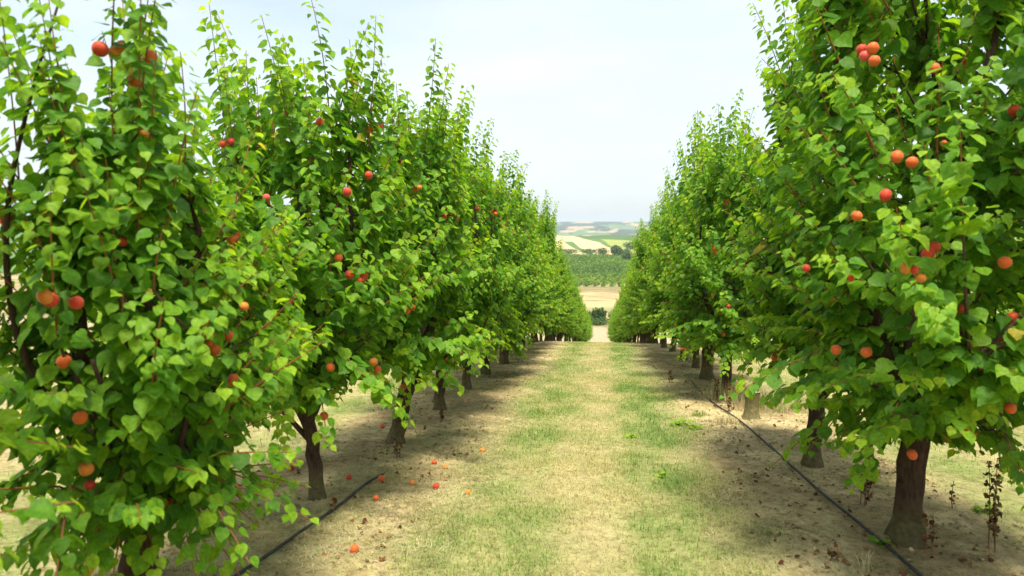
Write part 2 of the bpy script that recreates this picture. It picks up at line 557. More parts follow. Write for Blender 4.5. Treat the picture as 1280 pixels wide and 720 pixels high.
def hills():
    th = np.unique(np.concatenate([np.arange(-62, 62, 0.5), np.arange(-8, 8, 0.04)]))
    ds = np.concatenate([spread(232, 1100, 260, 1.2), spread(1110, 6000, 180, 1.3), [9000, 14000]])
    T, D = np.meshgrid(np.radians(th), ds)
    X, Y = D * np.sin(T), D * np.cos(T)
    Z = hz(X, Y)
    Z = Z - 0.4 * (1 - sstep(255, 275, D))           # tucks under the near sheet where they meet
    V = np.stack([X, Y, Z], -1).reshape(-1, 3)
    nx, ny = len(th), len(ds)
    i, j = np.meshgrid(np.arange(ny - 1), np.arange(nx - 1), indexing='ij')
    a = (i * nx + j).ravel()
    Fq = np.stack([a, a + 1, a + nx + 1, a + nx], -1)
    x, y, d = V[:, 0], V[:, 1], np.hypot(V[:, 0], V[:, 1])
    az = np.degrees(np.arctan2(x, y))
    wheat = np.array([0.50, 0.37, 0.20])
    gr = np.array([0.085, 0.15, 0.045])
    vg = np.array([0.10, 0.19, 0.045])
    yg = np.array([0.26, 0.29, 0.08])
    dk = np.array([0.045, 0.075, 0.04])
    # patchwork of fields
    cx = np.floor((x + 0.35 * y) / 190 + 0.6 * vnoise(x, y, .004, 3))
    cyy = np.floor((y - 0.25 * x) / 230 + 0.5 * vnoise(x, y, .004, 6))
    h = (np.sin(cx * 12.9898 + cyy * 78.233) * 43758.5453) % 1.0
    pal = np.array([gr, wheat, vg, yg, gr * 1.2, dk * 1.4])
    col = pal[(h * 6).astype(int) % 6]
    # valley floor: vineyards, dry grass in front
    v = (d > 228) & (d < 455)
    col[v] = vg
    # hillside fields
    H = (d >= 455) & (d < 1250)
    dep = V @ FWD
    ppx = 640 + F * (V @ RGT) / np.maximum(dep, 1)
    ppy = 360 - F * (V @ UPV) / np.maximum(dep, 1)
    ppx = ppx + 3 * (vnoise(x, y, .012, 8) - .5)
    ppy = ppy + 1.2 * (vnoise(x, y, .015, 4) - .5)
    hs = H & (np.abs(az) < 9)
    col[hs] = gr * 1.15
    for poly, c in (([(560, 280), (712, 280), (745, 280), (900, 280), (900, 303), (757, 300), (735, 298)], gr * .9),
                    ([(560, 300), (700, 300), (716, 309), (740, 321), (742, 326), (560, 328)], wheat),
                    ([(560, 293), (712, 293), (728, 298), (750, 304), (771, 313), (773, 319), (748, 321), (733, 314), (714, 302), (560, 298)], wheat * 1.06),
                    ([(750, 299), (810, 302), (900, 306), (900, 318), (800, 318), (780, 316), (770, 311)], yg),
                    ([(778, 315), (900, 318), (900, 322), (780, 320)], wheat * .8)):
        col[hs & inpoly(ppx, ppy, poly)] = c
    # far plateau
    P = d > 1500
    n = fbm(ppx, ppy * 6, 0.045, 12, 4)
    base = gr * 0.9
    col[P] = base
    c2 = sstep(.50, .56, n)[:, None]
    c3 = sstep(.58, .64, fbm(ppx + 2 * ppy, ppy * 7, 0.05, 14, 4))[:, None]
    cc = (dk * .8 * (1 - c2) + gr * 1.2 * c2) * (1 - c3) + wheat * 0.75 * c3
    col[P] = cc[P]
    col = col * (0.85 + 0.3 * fbm(x, y, 0.03, 17, 4)[:, None])
    m, t, p, out = mat_new("far_fields")
    at = t.nodes.new("ShaderNodeAttribute")
    at.attribute_name = "col"
    tco = t.nodes.new("ShaderNodeTexCoord")
    n1 = noise(t, 0.11, 6, 0.65, tco.outputs['Object'])
    r1 = ramp(t, [(0.3, (0.75, 0.75, 0.75)), (0.7, (1.2, 1.2, 1.2))])
    t.links.new(n1.outputs['Fac'], r1.inputs['Fac'])
    t.links.new(mixc(t, 1.0, at.outputs['Color'], r1.outputs['Color'], 'MULTIPLY'), p.inputs['Base Color'])
    p.inputs['Roughness'].default_value = 1
    p.inputs['Specular IOR Level'].default_value = 0.05
    o = mesh_np("hills", V, Fq, m, attrs={"col": col}, smooth=True)
    tag(o, kind="structure")


hills()

# ------------------------------------------------------------------ leaves
LV = np.array([[0, 0, 0], [.24, -.06, .02], [.44, .10, .055], [.52, .34, .07], [.43, .62, .055], [.20, .86, .0], [0, 1.10, -.11],
               [-.20, .86, .0], [-.43, .62, .055], [-.52, .34, .07], [-.44, .10, .055], [-.24, -.06, .02], [0, .40, -.035]])
NLV = len(LV)
LF = np.array([[i, (i + 1) % 12, 12] for i in range(12)])


def norm(a):
    return a / (np.linalg.norm(a, axis=-1, keepdims=True) + 1e-9)


def leaf_mesh(P, A, N, S, tone, rs, curl=1.0):
    """leaves at P with axis A, upper normal N, size S"""
    n = len(P)
    A = norm(A)
    N = norm(N - (N * A).sum(1, keepdims=True) * A)
    B = np.cross(A, N)
    L = np.repeat(LV[None], n, 0).copy()
    L[:, :, 0] *= (0.84 + 0.26 * rs.rand(n, 1))
    L[:, :, 2] *= (rs.rand(n, 1) * 2.4 - 0.3) * curl
    L[:, 6, 0] += (rs.rand(n) - .5) * 0.22
    L[:, 6, 2] += (rs.rand(n) - .6) * 0.3 * curl
    for a_, b_ in ((2, 4), (8, 10)):
        wv = (rs.rand(n, 1) - .5) * 0.16 * curl
        L[:, a_:b_ + 1, 2] += wv
        L[:, a_ + 1, 2] += wv[:, 0] * .5
    L *= S[:, None, None]
    V = P[:, None] + L[..., 0:1] * B[:, None] + L[..., 1:2] * A[:, None] + L[..., 2:3] * N[:, None]
    Fa = (LF[None] + (np.arange(n) * NLV)[:, None, None]).reshape(-1, 3)
    return V.reshape(-1, 3), Fa, np.repeat(tone, NLV)


ENV_Z = [0, .05, .14, .30, .50, .72, .88, 1.0]
ENV_R = [.34, .58, .86, 1.0, .92, .72, .52, .25]
Z0 = 0.66


def env_r(z, H, Rr, z0=Z0):
    return Rr * np.interp((z - z0) / (H - z0), ENV_Z, ENV_R, left=0, right=0)


class Tree:
    """one apricot tree grown in local space"""

    def __init__(s, seed, H=4.2, Rr=1.02, fork=0.62, lean=(0.05, 0.0), rad=0.085, n_shoot=225, limbs=None, density=1.0, bare=(), z0=0.80, ls=0.082, low=6):
        rs = s.rs = np.random.RandomState(seed)
        s.H, s.Rr, s.z0 = H, Rr, z0
        Z0 = z0
        lean = np.array([lean[0], lean[1], 0.0])
        zz = np.linspace(-0.12, fork, 9)
        tr = np.stack([lean[0] * (zz / fork) ** 1.5 * (zz > 0), lean[1] * np.maximum(zz, 0) / fork, zz], 1) + \
            np.r_[np.zeros((2, 3)), (rs.rand(7, 3) - .5) * np.array([.02, .02, 0])]
        s.tr = np.nan_to_num(tr)
        fl = 1 + 0.34 * np.exp(-np.maximum(zz, 0) / 0.05)
        s.trad = rad * fl * (1 - 0.12 * np.maximum(zz, 0) / fork)
        s.trad[-1] *= 1.05
        top = s.tr[-1]
        s.limbs = []
        nl = limbs or rs.randint(4, 6)
        a0 = rs.rand() * 6.28
        for k in range(nl):
            a = a0 + k * 6.283 / nl + (rs.rand() - .5) * 0.6
            r = Rr * (0.42 + 0.2 * rs.rand())
            h = H * (0.70 + 0.16 * rs.rand())
            t = np.linspace(0, 1, 8)
            rr = r * (1 - (1 - t) ** 2.2) + 0.03 * np.sin(t * 9 + rs.rand() * 6)
            aa = a + 0.35 * np.sin(t * 3 + rs.rand() * 6) * t
            P = top + np.stack([np.cos(aa) * rr, np.sin(aa) * rr, (h - fork) * t ** 1.12 - 0.05 * (1 - t) * (t > 0) * 0], 1)
            P[0] = top + np.array([0, 0, -0.05])
            P[1:-1] += (rs.rand(6, 3) - .5) * 0.07
            P = curve_pts(P, 20)
            s.limbs.append((P, rad * (0.62 - 0.05 * k * 0.4) * (1 - np.linspace(0, 1, 20)) ** 0.8 + 0.007))
        # low side limb that spreads into the crown's skirt
        for k in range(3):
            a = rs.rand() * 6.28
            P = top + np.array([[0, 0, -.06 - .05 * k], [math.cos(a) * .25, math.sin(a) * .25, .10], [math.cos(a + .2) * .55, math.sin(a + .2) * .55, .22 + .1 * rs.rand()],
                                [math.cos(a + .1) * .85, math.sin(a + .1) * .85, .45 + .3 * rs.rand()]]) * np.array([Rr, Rr, 1])
            s.limbs.append((curve_pts(P, 12), np.linspace(rad * .38, .008, 12)))
        for P, r0 in bare:
            s.limbs.append((curve_pts(P, 18), np.linspace(r0, .004, 18)))
        sk = np.vstack([P for P, r in s.limbs[:nl + 3]])
        lob = [rs.rand() * 6.28 for _ in range(4)]
        s.lob = lob
        s.twigs, s.shoots = [], []
        Pl, Al, Nl, Sl, Tl = [], [], [], [], []
        n_shoot = int(n_shoot * density)
        nlow = 0
        for i in range(n_shoot):
            hf = (i + rs.rand()) / n_shoot
            zn = 1 - (1 - hf) ** 0.9 if rs.rand() < .7 else rs.rand() * .55
            zn = 0.02 + zn * 0.88
            z = Z0 + zn * (H - Z0)
            az = rs.rand() * 6.283
            f = math.sqrt(0.10 + 0.90 * rs.rand())
            re = env_r(z, H, Rr, z0) * s.lobe(az, z)
            r = re * f * 0.86
            S0 = np.array([math.cos(az) * r * .92, math.sin(az) * r * 1.34, z]) + lean * min(1, z)
            # nearest skeleton point a bit lower
            dv = sk - S0
            cost = np.linalg.norm(dv, axis=1) + 2.2 * np.maximum(0, dv[:, 2] + 0.5 * np.hypot(dv[:, 0], dv[:, 1]))
            Q = sk[np.argmin(cost)]
            dlt = S0 - Q
            mid = Q + dlt * 0.5 + np.array([0, 0, -0.04]) + (rs.rand(3) - .5) * 0.05
            L = np.linalg.norm(dlt)
            tw = curve_pts([Q, mid, S0], 5)
            s.twigs.append((tw, np.linspace(0.006 + 0.009 * min(L, 1), 0.005, 5)))
            out = np.array([math.cos(az), math.sin(az), 0.0])
            up = 0.35 + 1.5 * zn + (rs.rand() - .5) * 0.7
            if zn < 0.18:
                up = rs.rand() * 0.9 - 0.55
            d = norm(out * (0.9 - 0.55 * zn) + np.array([0, 0, up]) + (rs.rand(3) - .5) * 0.5)
            ln = (0.26 + 0.42 * rs.rand()) * (1 + 0.15 * (zn > .6))
            if i < low:
                S0 = np.array([math.cos(az) * Rr * (.30 + .4 * rs.rand()), math.sin(az) * Rr * (.30 + .4 * rs.rand()), z0 + .02 + .1 * rs.rand()])
                tw = curve_pts([Q, (Q + S0) / 2 + np.array([0, 0, .02]), S0], 5)
                s.twigs[-1] = (tw, s.twigs[-1][1])
                d = norm(out * .7 + np.array([0, 0, -.75 - .4 * rs.rand()]))
                ln = .28 + .20 * rs.rand()
            if zn > 0.58 and rs.rand() < 0.45:
                ln = 0.5 + 0.65 * rs.rand()
                d = norm(np.array([(rs.rand() - .5) * .35, (rs.rand() - .5) * .35, 1.0]) + out * .12)
            m = 7
            tt = np.linspace(0, 1, m)
            bend = (rs.rand(3) - .5) * 0.16
            bend[2] -= 0.05 if zn > .5 else 0.16 * rs.rand()
            SP = S0 + d * (tt * ln)[:, None] + bend * (tt ** 2 * ln)[:, None]
            s.shoots.append((SP, np.linspace(0.0052, 0.002, m)))
            # leaves along shoot
            step = 0.0205
            k = max(4, int(ln / step))
            tl = (np.arange(k) + rs.rand(k) * .7) / k
            base = np.stack([np.interp(tl, tt, SP[:, c]) for c in range(3)], 1)
            dirs = norm(np.gradient(SP, axis=0))
            dd = np.stack([np.interp(tl, tt, dirs[:, c]) for c in range(3)], 1)
            s._leaves(rs, base, dd, out, ls * (1.02 - 0.50 * tl ** 2.6), Pl, Al, Nl, Sl, Tl, tip=tl)
            # leaves on the older wood behind it
            k = int(13 + 18 * L)
            tl = 0.15 + 0.85 * rs.rand(k)
            base = np.stack([np.interp(tl, np.linspace(0, 1, 5), tw[:, c]) for c in range(3)], 1) + (rs.rand(k, 3) - .5) * 0.10
            s._leaves(rs, base, np.repeat(norm(dlt)[None], k, 0), out, np.full(k, ls), Pl, Al, Nl, Sl, Tl)
        nlow = sum(len(q) for q in Pl[:2 * low])
        s.P, s.A, s.N, s.S, s.T = np.vstack(Pl), np.vstack(Al), np.vstack(Nl), np.concatenate(Sl), np.concatenate(Tl)
        s.keep = s.P[:, 2] > np.where(np.arange(len(s.P)) < nlow, z0 - .5, z0 - 0.22 + 0.14 * rs.rand(len(s.P)))
        s.tips = [sp_[0][2] for sp_ in s.shoots]

    def lobe(s, az, z):
        l = s.lob
        return 1 + 0.10 * math.sin(2 * az + l[0] + z * .9) + 0.09 * math.sin(3 * az + l[1] - z * 1.7) + 0.08 * math.sin(z * 3.6 + l[2])

    def _leaves(s, rs, base, dd, out, size, Pl, Al, Nl, Sl, Tl, tip=None):
        k = len(base)
        ph = np.arange(k) * 2.4 + rs.rand() * 6.28
        side = np.stack([np.cos(ph), np.sin(ph), np.zeros(k)], 1)
        pet = norm(side + 0.35 * dd + 0.35 * out + np.array([0, 0, .15]))
        pl = 0.022 + 0.03 * rs.rand(k)
        P = base + pet * pl[:, None]
        droop = 0.55 + 1.25 * rs.rand(k)
        A = norm(pet * 1.0 + out * 0.25 + np.stack([np.zeros(k), np.zeros(k), -droop], 1) + (rs.rand(k, 3) - .5) * .5)
        N = side * 0.45 + out * 0.75 + np.array([0, 0, .75]) + (rs.rand(k, 3) - .5) * 0.9
        Pl.append(P)
        Al.append(A)
        Nl.append(N)
        Sl.append(np.asarray(size) * (0.52 + 0.72 * rs.rand(k) ** .8))
        t = 0.12 + 0.50 * rs.rand(k) + 0.14 * (rs.rand() - .5)
        if tip is not None:
            t = t + 0.28 * tip ** 2
        t = np.where(rs.rand(k) < 0.002, 1.0, np.clip(t, 0, 0.93))
        Tl.append(t)

    def clear(s, p, cam_dir):
        """leave room round a fruit that hangs at the crown's outside"""
        c = s.P + norm(s.A) * s.S[:, None] * 0.5
        v = c - p
        t = np.clip(v @ cam_dir, 0, 0.42)
        dist = np.linalg.norm(v - t[:, None] * cam_dir, axis=1)
        s.keep &= dist > 0.034

    def build(s, parent):
        rs = s.rs
        tb = Tubes().add(s.tr, s.trad, 14, lump=0.26, rs=rs)
        for P, r in s.limbs:
            tb.add(P, r, 8, lump=0.12, rs=rs)
        a = tb.build("trunk", BARK, parent)
        tb = Tubes()
        for P, r in s.twigs:
            tb.add(P, r, 5, cap=False)
        n_tw = tb.n
        tw_f = sum(len(q) for q in tb.Fc) * 2
        for P, r in s.shoots:
            tb.add(P, r, 4, cap=False)
        Vw, Qw = np.vstack(tb.V), np.vstack(tb.Fc)
        Fw = np.vstack([Qw[:, [0, 1, 2]], Qw[:, [0, 2, 3]]])
        mi = np.where(Fw.max(1) < n_tw, 1, 2)
        k = s.keep
        V, Fa, tn = leaf_mesh(s.P[k], s.A[k], s.N[k], s.S[k], s.T[k], rs)
        d = mesh_np("crown", np.vstack([V, Vw]), np.vstack([Fa, Fw + len(V)]), [LEAF, TWIG, SHOOT], parent,
                    attrs={"tone": np.concatenate([tn, np.zeros(len(Vw))])}, smooth=True,
                    mi=np.concatenate([np.zeros(len(Fa), int), mi]))
        return d


def fruit_mesh(name, mat, seed):
    rs = np.random.RandomState(seed)
    nu, nv = 18, 12
    V, Fs = [], []
    for j in range(nv + 1):
        v = math.pi * j / nv
        for i in range(nu):
            u = 2 * math.pi * i / nu
            x, y, z = math.sin(v) * math.cos(u), math.sin(v) * math.sin(u), math.cos(v)
            groove = 1 - 0.075 * math.exp(-(min(u, 2 * math.pi - u) / 0.22) ** 2) * math.sin(v) ** .5
            dim = 1 - 0.10 * math.exp(-(v / 0.35) ** 2)
            rr = groove * dim
            V.append((x * rr * 0.96, y * rr, z * rr * 1.02))
    for j in range(nv):
        for i in range(nu):
            a, b = j * nu + i, j * nu + (i + 1) % nu
            Fs.append((a, b, b + nu, a + nu))
    nb = len(V)
    for (sx, sy_, sz) in ((0, 0, .86), (.05, .02, 1.15), (.13, .04, 1.45)):
        for i in range(4):
            a = i * math.pi / 2
            V.append((sx + .055 * math.cos(a), sy_ + .055 * math.sin(a), sz))
    nf = len(Fs)
    for j in range(2):
        for i in range(4):
            a, b = nb + j * 4 + i, nb + j * 4 + (i + 1) % 4
            Fs.append((a, b, b + 4, a + 4))
    o = mesh_np(name, V, Fs, [mat, TWIG], smooth=True, mi=[0] * nf + [1] * 8)
    me = o.data
    bpy.data.objects.remove(o)
    return me


FM = {k: fruit_mesh("apricot", m, i) for i, (k, m) in enumerate(FR.items())}


def add_fruit(pos, r, kind, parent=None, name="apricot", rs=random):
    o = bpy.data.objects.new(name, FM[kind])
    C.objects.link(o)
    o.location = pos
    o.scale = (r * rs.uniform(.92, 1.05), r * rs.uniform(.95, 1.05), r * rs.uniform(.92, 1.08))
    o.rotation_euler = (rs.uniform(-.5, .5), rs.uniform(-.5, .5), rs.uniform(0, 6.28))
    if parent:
        o.parent = parent
    return o


# ------------------------------------------------------------------ the two rows beside the lane
XL, XR = -2.10, 1.94
left_y = [2.95, 5.05, 7.03, 9.15, 11.2, 13.3, 15.3]
right_y = [4.69, 6.76, None, 11.25, 13.4, 15.4, 17.4]
hero = [  # x, y, tree
    (XL - 0.02, left_y[0], Tree(11, 2.5, 0.60, 0.70, (0.06, 0.03), 0.080, n_shoot=185, z0=0.60, ls=0.070, low=10,
                                bare=[(np.array([[0.0, 0.0, .62], [-.12, -.2, .95], [-.2, -.35, 1.4], [-.2, -.38, 1.85], [-.10, -.36, 2.3], [.04, -.32, 2.75]]), .020)])),
    (XL, left_y[1], Tree(12, 3.05, 0.86, 0.60, (-0.09, 0.05), 0.054, n_shoot=205, z0=0.86)),
    (XL + .02, left_y[2], Tree(13, 3.2, .86, 0.66, (0.16, 0.03), 0.080, z0=.88, low=4)),
    (XL, left_y[3], Tree(14, 3.35, .90, 0.62, (0.03, 0.0), 0.070)),
    (XR, right_y[0], Tree(15, 4.3, 1.10, 0.85, (0.05, 0.03), 0.088, n_shoot=290, z0=0.72, ls=0.082, low=13)),
    (XR, right_y[1], Tree(16, 3.95, .84, 0.70, (0.03, 0.04), 0.080, z0=.98, low=2)),
    (XR, right_y[3], Tree(17, 3.75, .95, 0.66, (-0.02, 0.0), 0.075)),
]
LAB = [
    "large near apricot tree cut by the photo's left edge, trunk leaving the bottom edge",
    "apricot tree with a thin bare leaning trunk in front, orange fruit low in its crown",
    "apricot tree with thick olive-grey slanting trunk, fourth fruit tree before the dark trunk, left row",
    "apricot tree with dark trunk reddish at its foot, left row behind the slanting trunk",
    "big dark-green apricot tree at the right edge, thick trunk beside the black hose",
    "apricot tree on the right with short pale trunk, between the big near tree and the stump",
    "apricot tree with reddish brown trunk just behind the cut stump, right row",
]
LAB[5] = "apricot tree with short pale trunk between the big right tree and the stump"
LAB[2] = "apricot tree with a thick olive-grey slanting trunk, left of the dark reddish-footed trunk"

fruits_px = [
    (187, 71, 'orange', 1.05), (168, 100, 'orange', 1), (400, 153, 'red', .8), (80, 452, 'orange', .95), (100, 522, 'orange', .95),
    (108, 586, 'yellow', 1), (112, 607, 'red', .8), (213, 628, 'red', .9), (423, 322, 'orange', 1), (455, 345, 'red', .9), (451, 351, 'red', .9),
    (334, 372, 'orange', .95), (331, 379, 'red', .9), (362, 375, 'red', .95), (305, 383, 'yellow', .7), (413, 459, 'orange', .8),
    (405, 520, 'orange', 1), (370, 538, 'pink', 1.05), (388, 571, 'pink', 1), (467, 452, 'yellow', .9), (472, 462, 'orange', .95),
    (502, 505, 'orange', .9), (504, 483, 'orange', .8), (555, 271, 'red', 1), (640, 408, 'red', .9), (500, 203, 'red', .9),
    (268, 437, 'orange', .9), (285, 420, 'red', .8), (461, 219, 'red', .85), (434, 240, 'red', .85), (437, 343, 'red', .8),
    (292, 475, 'orange', .9), (347, 430, 'yellow', .7), (372, 455, 'yellow', .8), (356, 395, 'orange', .7), (262, 430, 'orange', .7),
    (153, 302, 'red', .7), (180, 168, 'yellow', .6), (333, 247, 'pink', .6), (291, 311, 'orange', .6), (270, 265, 'orange', .6),
    (1077, 62, 'red', .9), (1091, 60, 'orange', .95), (1081, 70, 'pink', .95), (1093, 76, 'orange', .85), (1268, 138, 'red', 1.25),
    (1107, 244, 'red', 1), (1121, 196, 'orange', .85), (1140, 203, 'orange', .85), (1168, 309, 'red', 1.15), (1160, 317, 'red', .9),
    (1256, 328, 'orange', .9), (1202, 388, 'red', 1.1), (1217, 433, 'orange', .95), (1225, 461, 'orange', 1.05), (1219, 474, 'red', 1.1),
    (1256, 425, 'red', 1.05), (1263, 510, 'orange', .8), (1168, 85, 'orange', .7), (1207, 540, 'red', .9), (1140, 568, 'orange', .8),
    (1045, 437, 'orange', .95), (1083, 440, 'orange', .8), (968, 447, 'orange', .9), (957, 450, 'red', .7), (1071, 270, 'orange', .8),
    (1266, 398, 'red', 1.0), (1210, 440, 'red', .9), (1180, 180, 'red', .5), (904, 418, 'orange', .7), (911, 383, 'red', .7),
    (868, 455, 'orange', .8), (873, 449, 'orange', .7), (1008, 335, 'red', .6), (1063, 348, 'red', .5),
]
roots = []
for i, (x, y, t) in enumerate(hero):
    e = bpy.data.objects.new("apricot_tree", None)
    e.empty_display_size = 0.2
    C.objects.link(e)
    e.location = (x, y, float(zt(x, y)) - 0.0)
    roots.append(e)
    tag(e, LAB[i], "apricot tree", "apricot trees in the %s row" % ("left" if x < 0 else "right"))
rnd = random.Random(4)
hf = {i: [] for i in range(len(hero))}
for (px, py, kd, s) in fruits_px:
    d = ray(px, py)
    d /= np.linalg.norm(d)
    hit = None
    for k in np.arange(1.2, 16, 0.03):
        p = d * k
        for i, (x, y, t) in enumerate(hero):
            q = p - np.array(roots[i].location)
            z = q[2]
            if t.z0 - 0.2 < z < t.H + .3:
                re = max(env_r(min(max(z, t.z0 + .15), t.H * .97), t.H, t.Rr, t.z0), .25) * t.lobe(math.atan2(q[1], q[0]), z)
                if math.hypot(q[0], q[1]) < re * 0.86:
                    hit = (i, q)
                    break
        if hit:
            break
    if hit:
        i, q = hit
        q = q + d * 0.02
        hf[i].append((q, kd, s))
        hero[i][2].clear(q, -d)
        s *= 20 / 1800 * float(np.linalg.norm(q + np.array(roots[i].location))) / 0.041
        s = min(max(s * .78, .38), .74)
        hf[i][-1] = (q, kd, s)
for i, (x, y, t) in enumerate(hero):
    t.build(roots[i])
    rr = random.Random(i)
    for q, kd, s in hf[i]:
        add_fruit(q, 0.041 * s, kd, roots[i], rs=rr)
    for n in range(30):                               # others deeper in the crown
        if n % 3 == 0:
            b0 = t.tips[rr.randrange(len(t.tips))]
        b = b0 + np.array([rr.uniform(-.045, .045), rr.uniform(-.045, .045), rr.uniform(-.05, .03)]) * (n % 3 > 0)
        add_fruit(b * np.array([1.06, 1.06, 1]) + np.array([rr.uniform(-.03, .03), rr.uniform(-.03, .03), -0.03]), rr.uniform(.020, .030), rr.choice(['red', 'orange', 'red', 'yellow', 'orange']), roots[i], rs=rr)


def copy_tree(src, loc, rz, s, sz, nf=99):
    r = src.copy()
    C.objects.link(r)
    r.location = loc
    r.rotation_euler = (0, 0, rz)
    r.scale = (s, s, sz)
    k = 0
    for ch in src.children:
        if ch.name.startswith("apricot"):
            k += 1
            if k > nf:
                continue
        c = ch.copy()
        C.objects.link(c)
        c.parent = r
    return r


ORD = "fourth fifth sixth seventh eighth ninth tenth eleventh twelfth thirteenth fourteenth".split()
bases = list(roots)
used = 0


def row(x0, ys, side, first_ord):
    global used
    for k, y in enumerate(ys):
        src = bases[(used * 3 + 1) % 7] if y > 12 else bases[(used * 2 + 3) % 7]
        used += 1
        x = x0 + rnd.uniform(-.07, .07)
        H = hero[bases.index(src)][2].H
        tgt = rnd.uniform(3.5, 3.9) if side == 'left' else rnd.uniform(3.6, 4.15)
        if y > 30:
            tgt *= 0.93
        s = rnd.uniform(0.93, 1.03) * {0: 1.35}.get(bases.index(src), 1)
        r = copy_tree(src, (x, y, float(zt(x, y))), rnd.choice([0, math.pi]) + rnd.uniform(-.25, .25), s, tgt / H, 14 if y < 20 else (5 if y < 40 else 0))
        n = first_ord + k
        if y < 24:
            lab = "%s apricot tree from the front in the %s row beside the lane" % (ORD[min(n, len(ORD) - 1)], side)
        else:
            lab = "distant apricot tree of the %s row, past the crest where the lane drops away" % side
        tag(r, lab, "apricot tree", "apricot trees in the %s row" % side)


row(XL, [11.25, 13.3, 15.35, 17.4, 19.5, 21.5, 23.5] + list(np.arange(25.6, 104, 2.15)), 'left', 1)
row(XR, [13.4, 15.4, 17.45, 19.5, 21.6, 23.6] + list(np.arange(25.7, 104, 2.15)), 'right', 0)

r = copy_tree(bases[2], (XL - .05, 0.95, float(zt(XL, .95))), 0.3, .92, .95, 6)
tag(r, "closest apricot tree, only a few dark leaves of it entering at the top-left corner", "apricot tree", "apricot trees in the left row")

# next rows to each side, seen through the crowns and under them
for x0, nm, ys in ((-6.15, 'left', np.arange(8.8, 40, 2.25)), (5.98, 'right', np.arange(5.4, 40, 2.25))):
    for y in ys:
        src = bases[rnd.randrange(7)]
        s = rnd.uniform(.8, .95)
        r = copy_tree(src, (x0 + rnd.uniform(-.1, .1), y + rnd.uniform(-.15, .15), float(zt(x0, y))), rnd.uniform(0, 6.28), s, s * rnd.uniform(.8, .92), 6)
        tag(r, "apricot tree of the next row on the %s, glimpsed behind the near crowns" % nm, "apricot tree",
            "apricot trees in the next row on the %s" % nm)

# ------------------------------------------------------------------ stump
def stump():
    x, y = 1.90, 9.25
    z = float(zt(x, y))
    e = bpy.data.objects.new("tree_stump", None)
    C.objects.link(e)
    e.location = (x, y, z)
    e.rotation_euler = (0, 0, .6)
    tag(e, "sawn-off tree stump with pale cut top standing in the right row by the hose", "stump")
    rs = np.random.RandomState(3)
    zz = np.array([-.08, 0, .04, .1, .18, .26, .33])
    P = np.stack([zz * .04, zz * 0, zz], 1)
    Tubes().add(P, [.14, .125, .102, .092, .088, .089, .09], 14, cap=False, lump=.12, rs=rs).build("trunk", STUMPB, e)
    Tubes().add([[.0132, 0, .322], [.0134, .003, .337]], [.086, .082], 14, lump=.05, rs=rs).build("cut_face", CUTWOOD, e)
    Tubes().add(curve_pts([[.06, 0, .14], [.12, .02, .19], [.145, .03, .25]], 6), np.linspace(.03, .018, 6), 7).build("side_knob", BARK, e)


stump()

# ------------------------------------------------------------------ hoses
def hose(pts, label):
    P = curve_pts(pts, 260)
    n = len(P)
    P[:, 0] += 0.015 * (vnoise(P[:, 1], P[:, 1] * 0, 0.6, pts[0][0]) - .5) + 0.005 * (vnoise(P[:, 1], P[:, 1] * 0, 3, 4) - .5)
    P[:, 2] = zt(P[:, 0], P[:, 1]) + 0.018 - .05 * sstep(P[-1, 1] - .8, P[-1, 1], P[:, 1]) + 0.02 * sstep(.6, .8, vnoise(P[:, 1], P[:, 1] * 0, 1.3, 8))
    kz = np.hanning(61)
    P[:, 2] = np.convolve(np.pad(P[:, 2], 30, 'edge'), kz / kz.sum(), 'valid')
    o = Tubes().add(P, 0.0105, 8).build("irrigation_hose", HOSE)
    tag(o, label, "hose", "black irrigation hoses")


hose([(1.72, 1.5, 0), (1.78, 3.2, 0), (1.78, 4.1, 0), (1.74, 5.4, 0), (1.73, 7, 0), (1.70, 9, 0), (1.60, 11, 0), (1.62, 13.5, 0)],
     "black drip hose lying along the right row, past the stump and the big trunk")
hose([(-1.97, 1.5, 0), (-1.93, 3, 0), (-1.90, 4.2, 0), (-1.86, 5.2, 0), (-1.80, 6.3, 0)],
     "black drip hose lying along the left row, in front of the thin bare leaning trunk")

# ------------------------------------------------------------------ grass, straw, litter
def blades(name, x, y, h, wd, tone, lie, mat, label, cat=None, rs=None, kind="stuff"):
    rs = rs or np.random.RandomState(1)
    n = len(x)
    z = zt(x, y)
    az = rs.rand(n) * 6.283
    D = np.stack([np.cos(az), np.sin(az), np.zeros(n)], 1)
    B = np.stack([-np.sin(az), np.cos(az), np.zeros(n)], 1)
    base = np.stack([x, y, z - 0.004], 1)
    up = np.stack([np.zeros(n), np.zeros(n), np.ones(n)], 1)
    l = lie[:, None]
    m = base + (D * l * .35 + up * np.sqrt(np.maximum(1 - l ** 2, 0.02)) * .55) * h[:, None]
    tp = base + (D * l * 1.0 + up * np.sqrt(np.maximum(1 - l ** 2, 0.02)) * .95 * (1 - .3 * l)) * h[:, None]
    w2 = wd[:, None] / 2
    V = np.stack([base - B * w2, base + B * w2, m - B * w2 * .8, m + B * w2 * .8, tp], 1).reshape(-1, 3)
    Fa = np.array([[0, 1, 3], [0, 3, 2], [2, 3, 4]])
    Fa = (Fa[None] + (np.arange(n) * 5)[:, None, None]).reshape(-1, 3)
    o = mesh_np(name, V, Fa, mat, attrs={"tone": np.repeat(tone, 5)})
    tag(o, label, cat, kind=kind)
    return o


rs = np.random.RandomState(21)


def lane_pts(n, x0, x1, y0, y1, p=1.0):
    return x0 + (x1 - x0) * rs.rand(n), y0 + (y1 - y0) * rs.rand(n) ** p


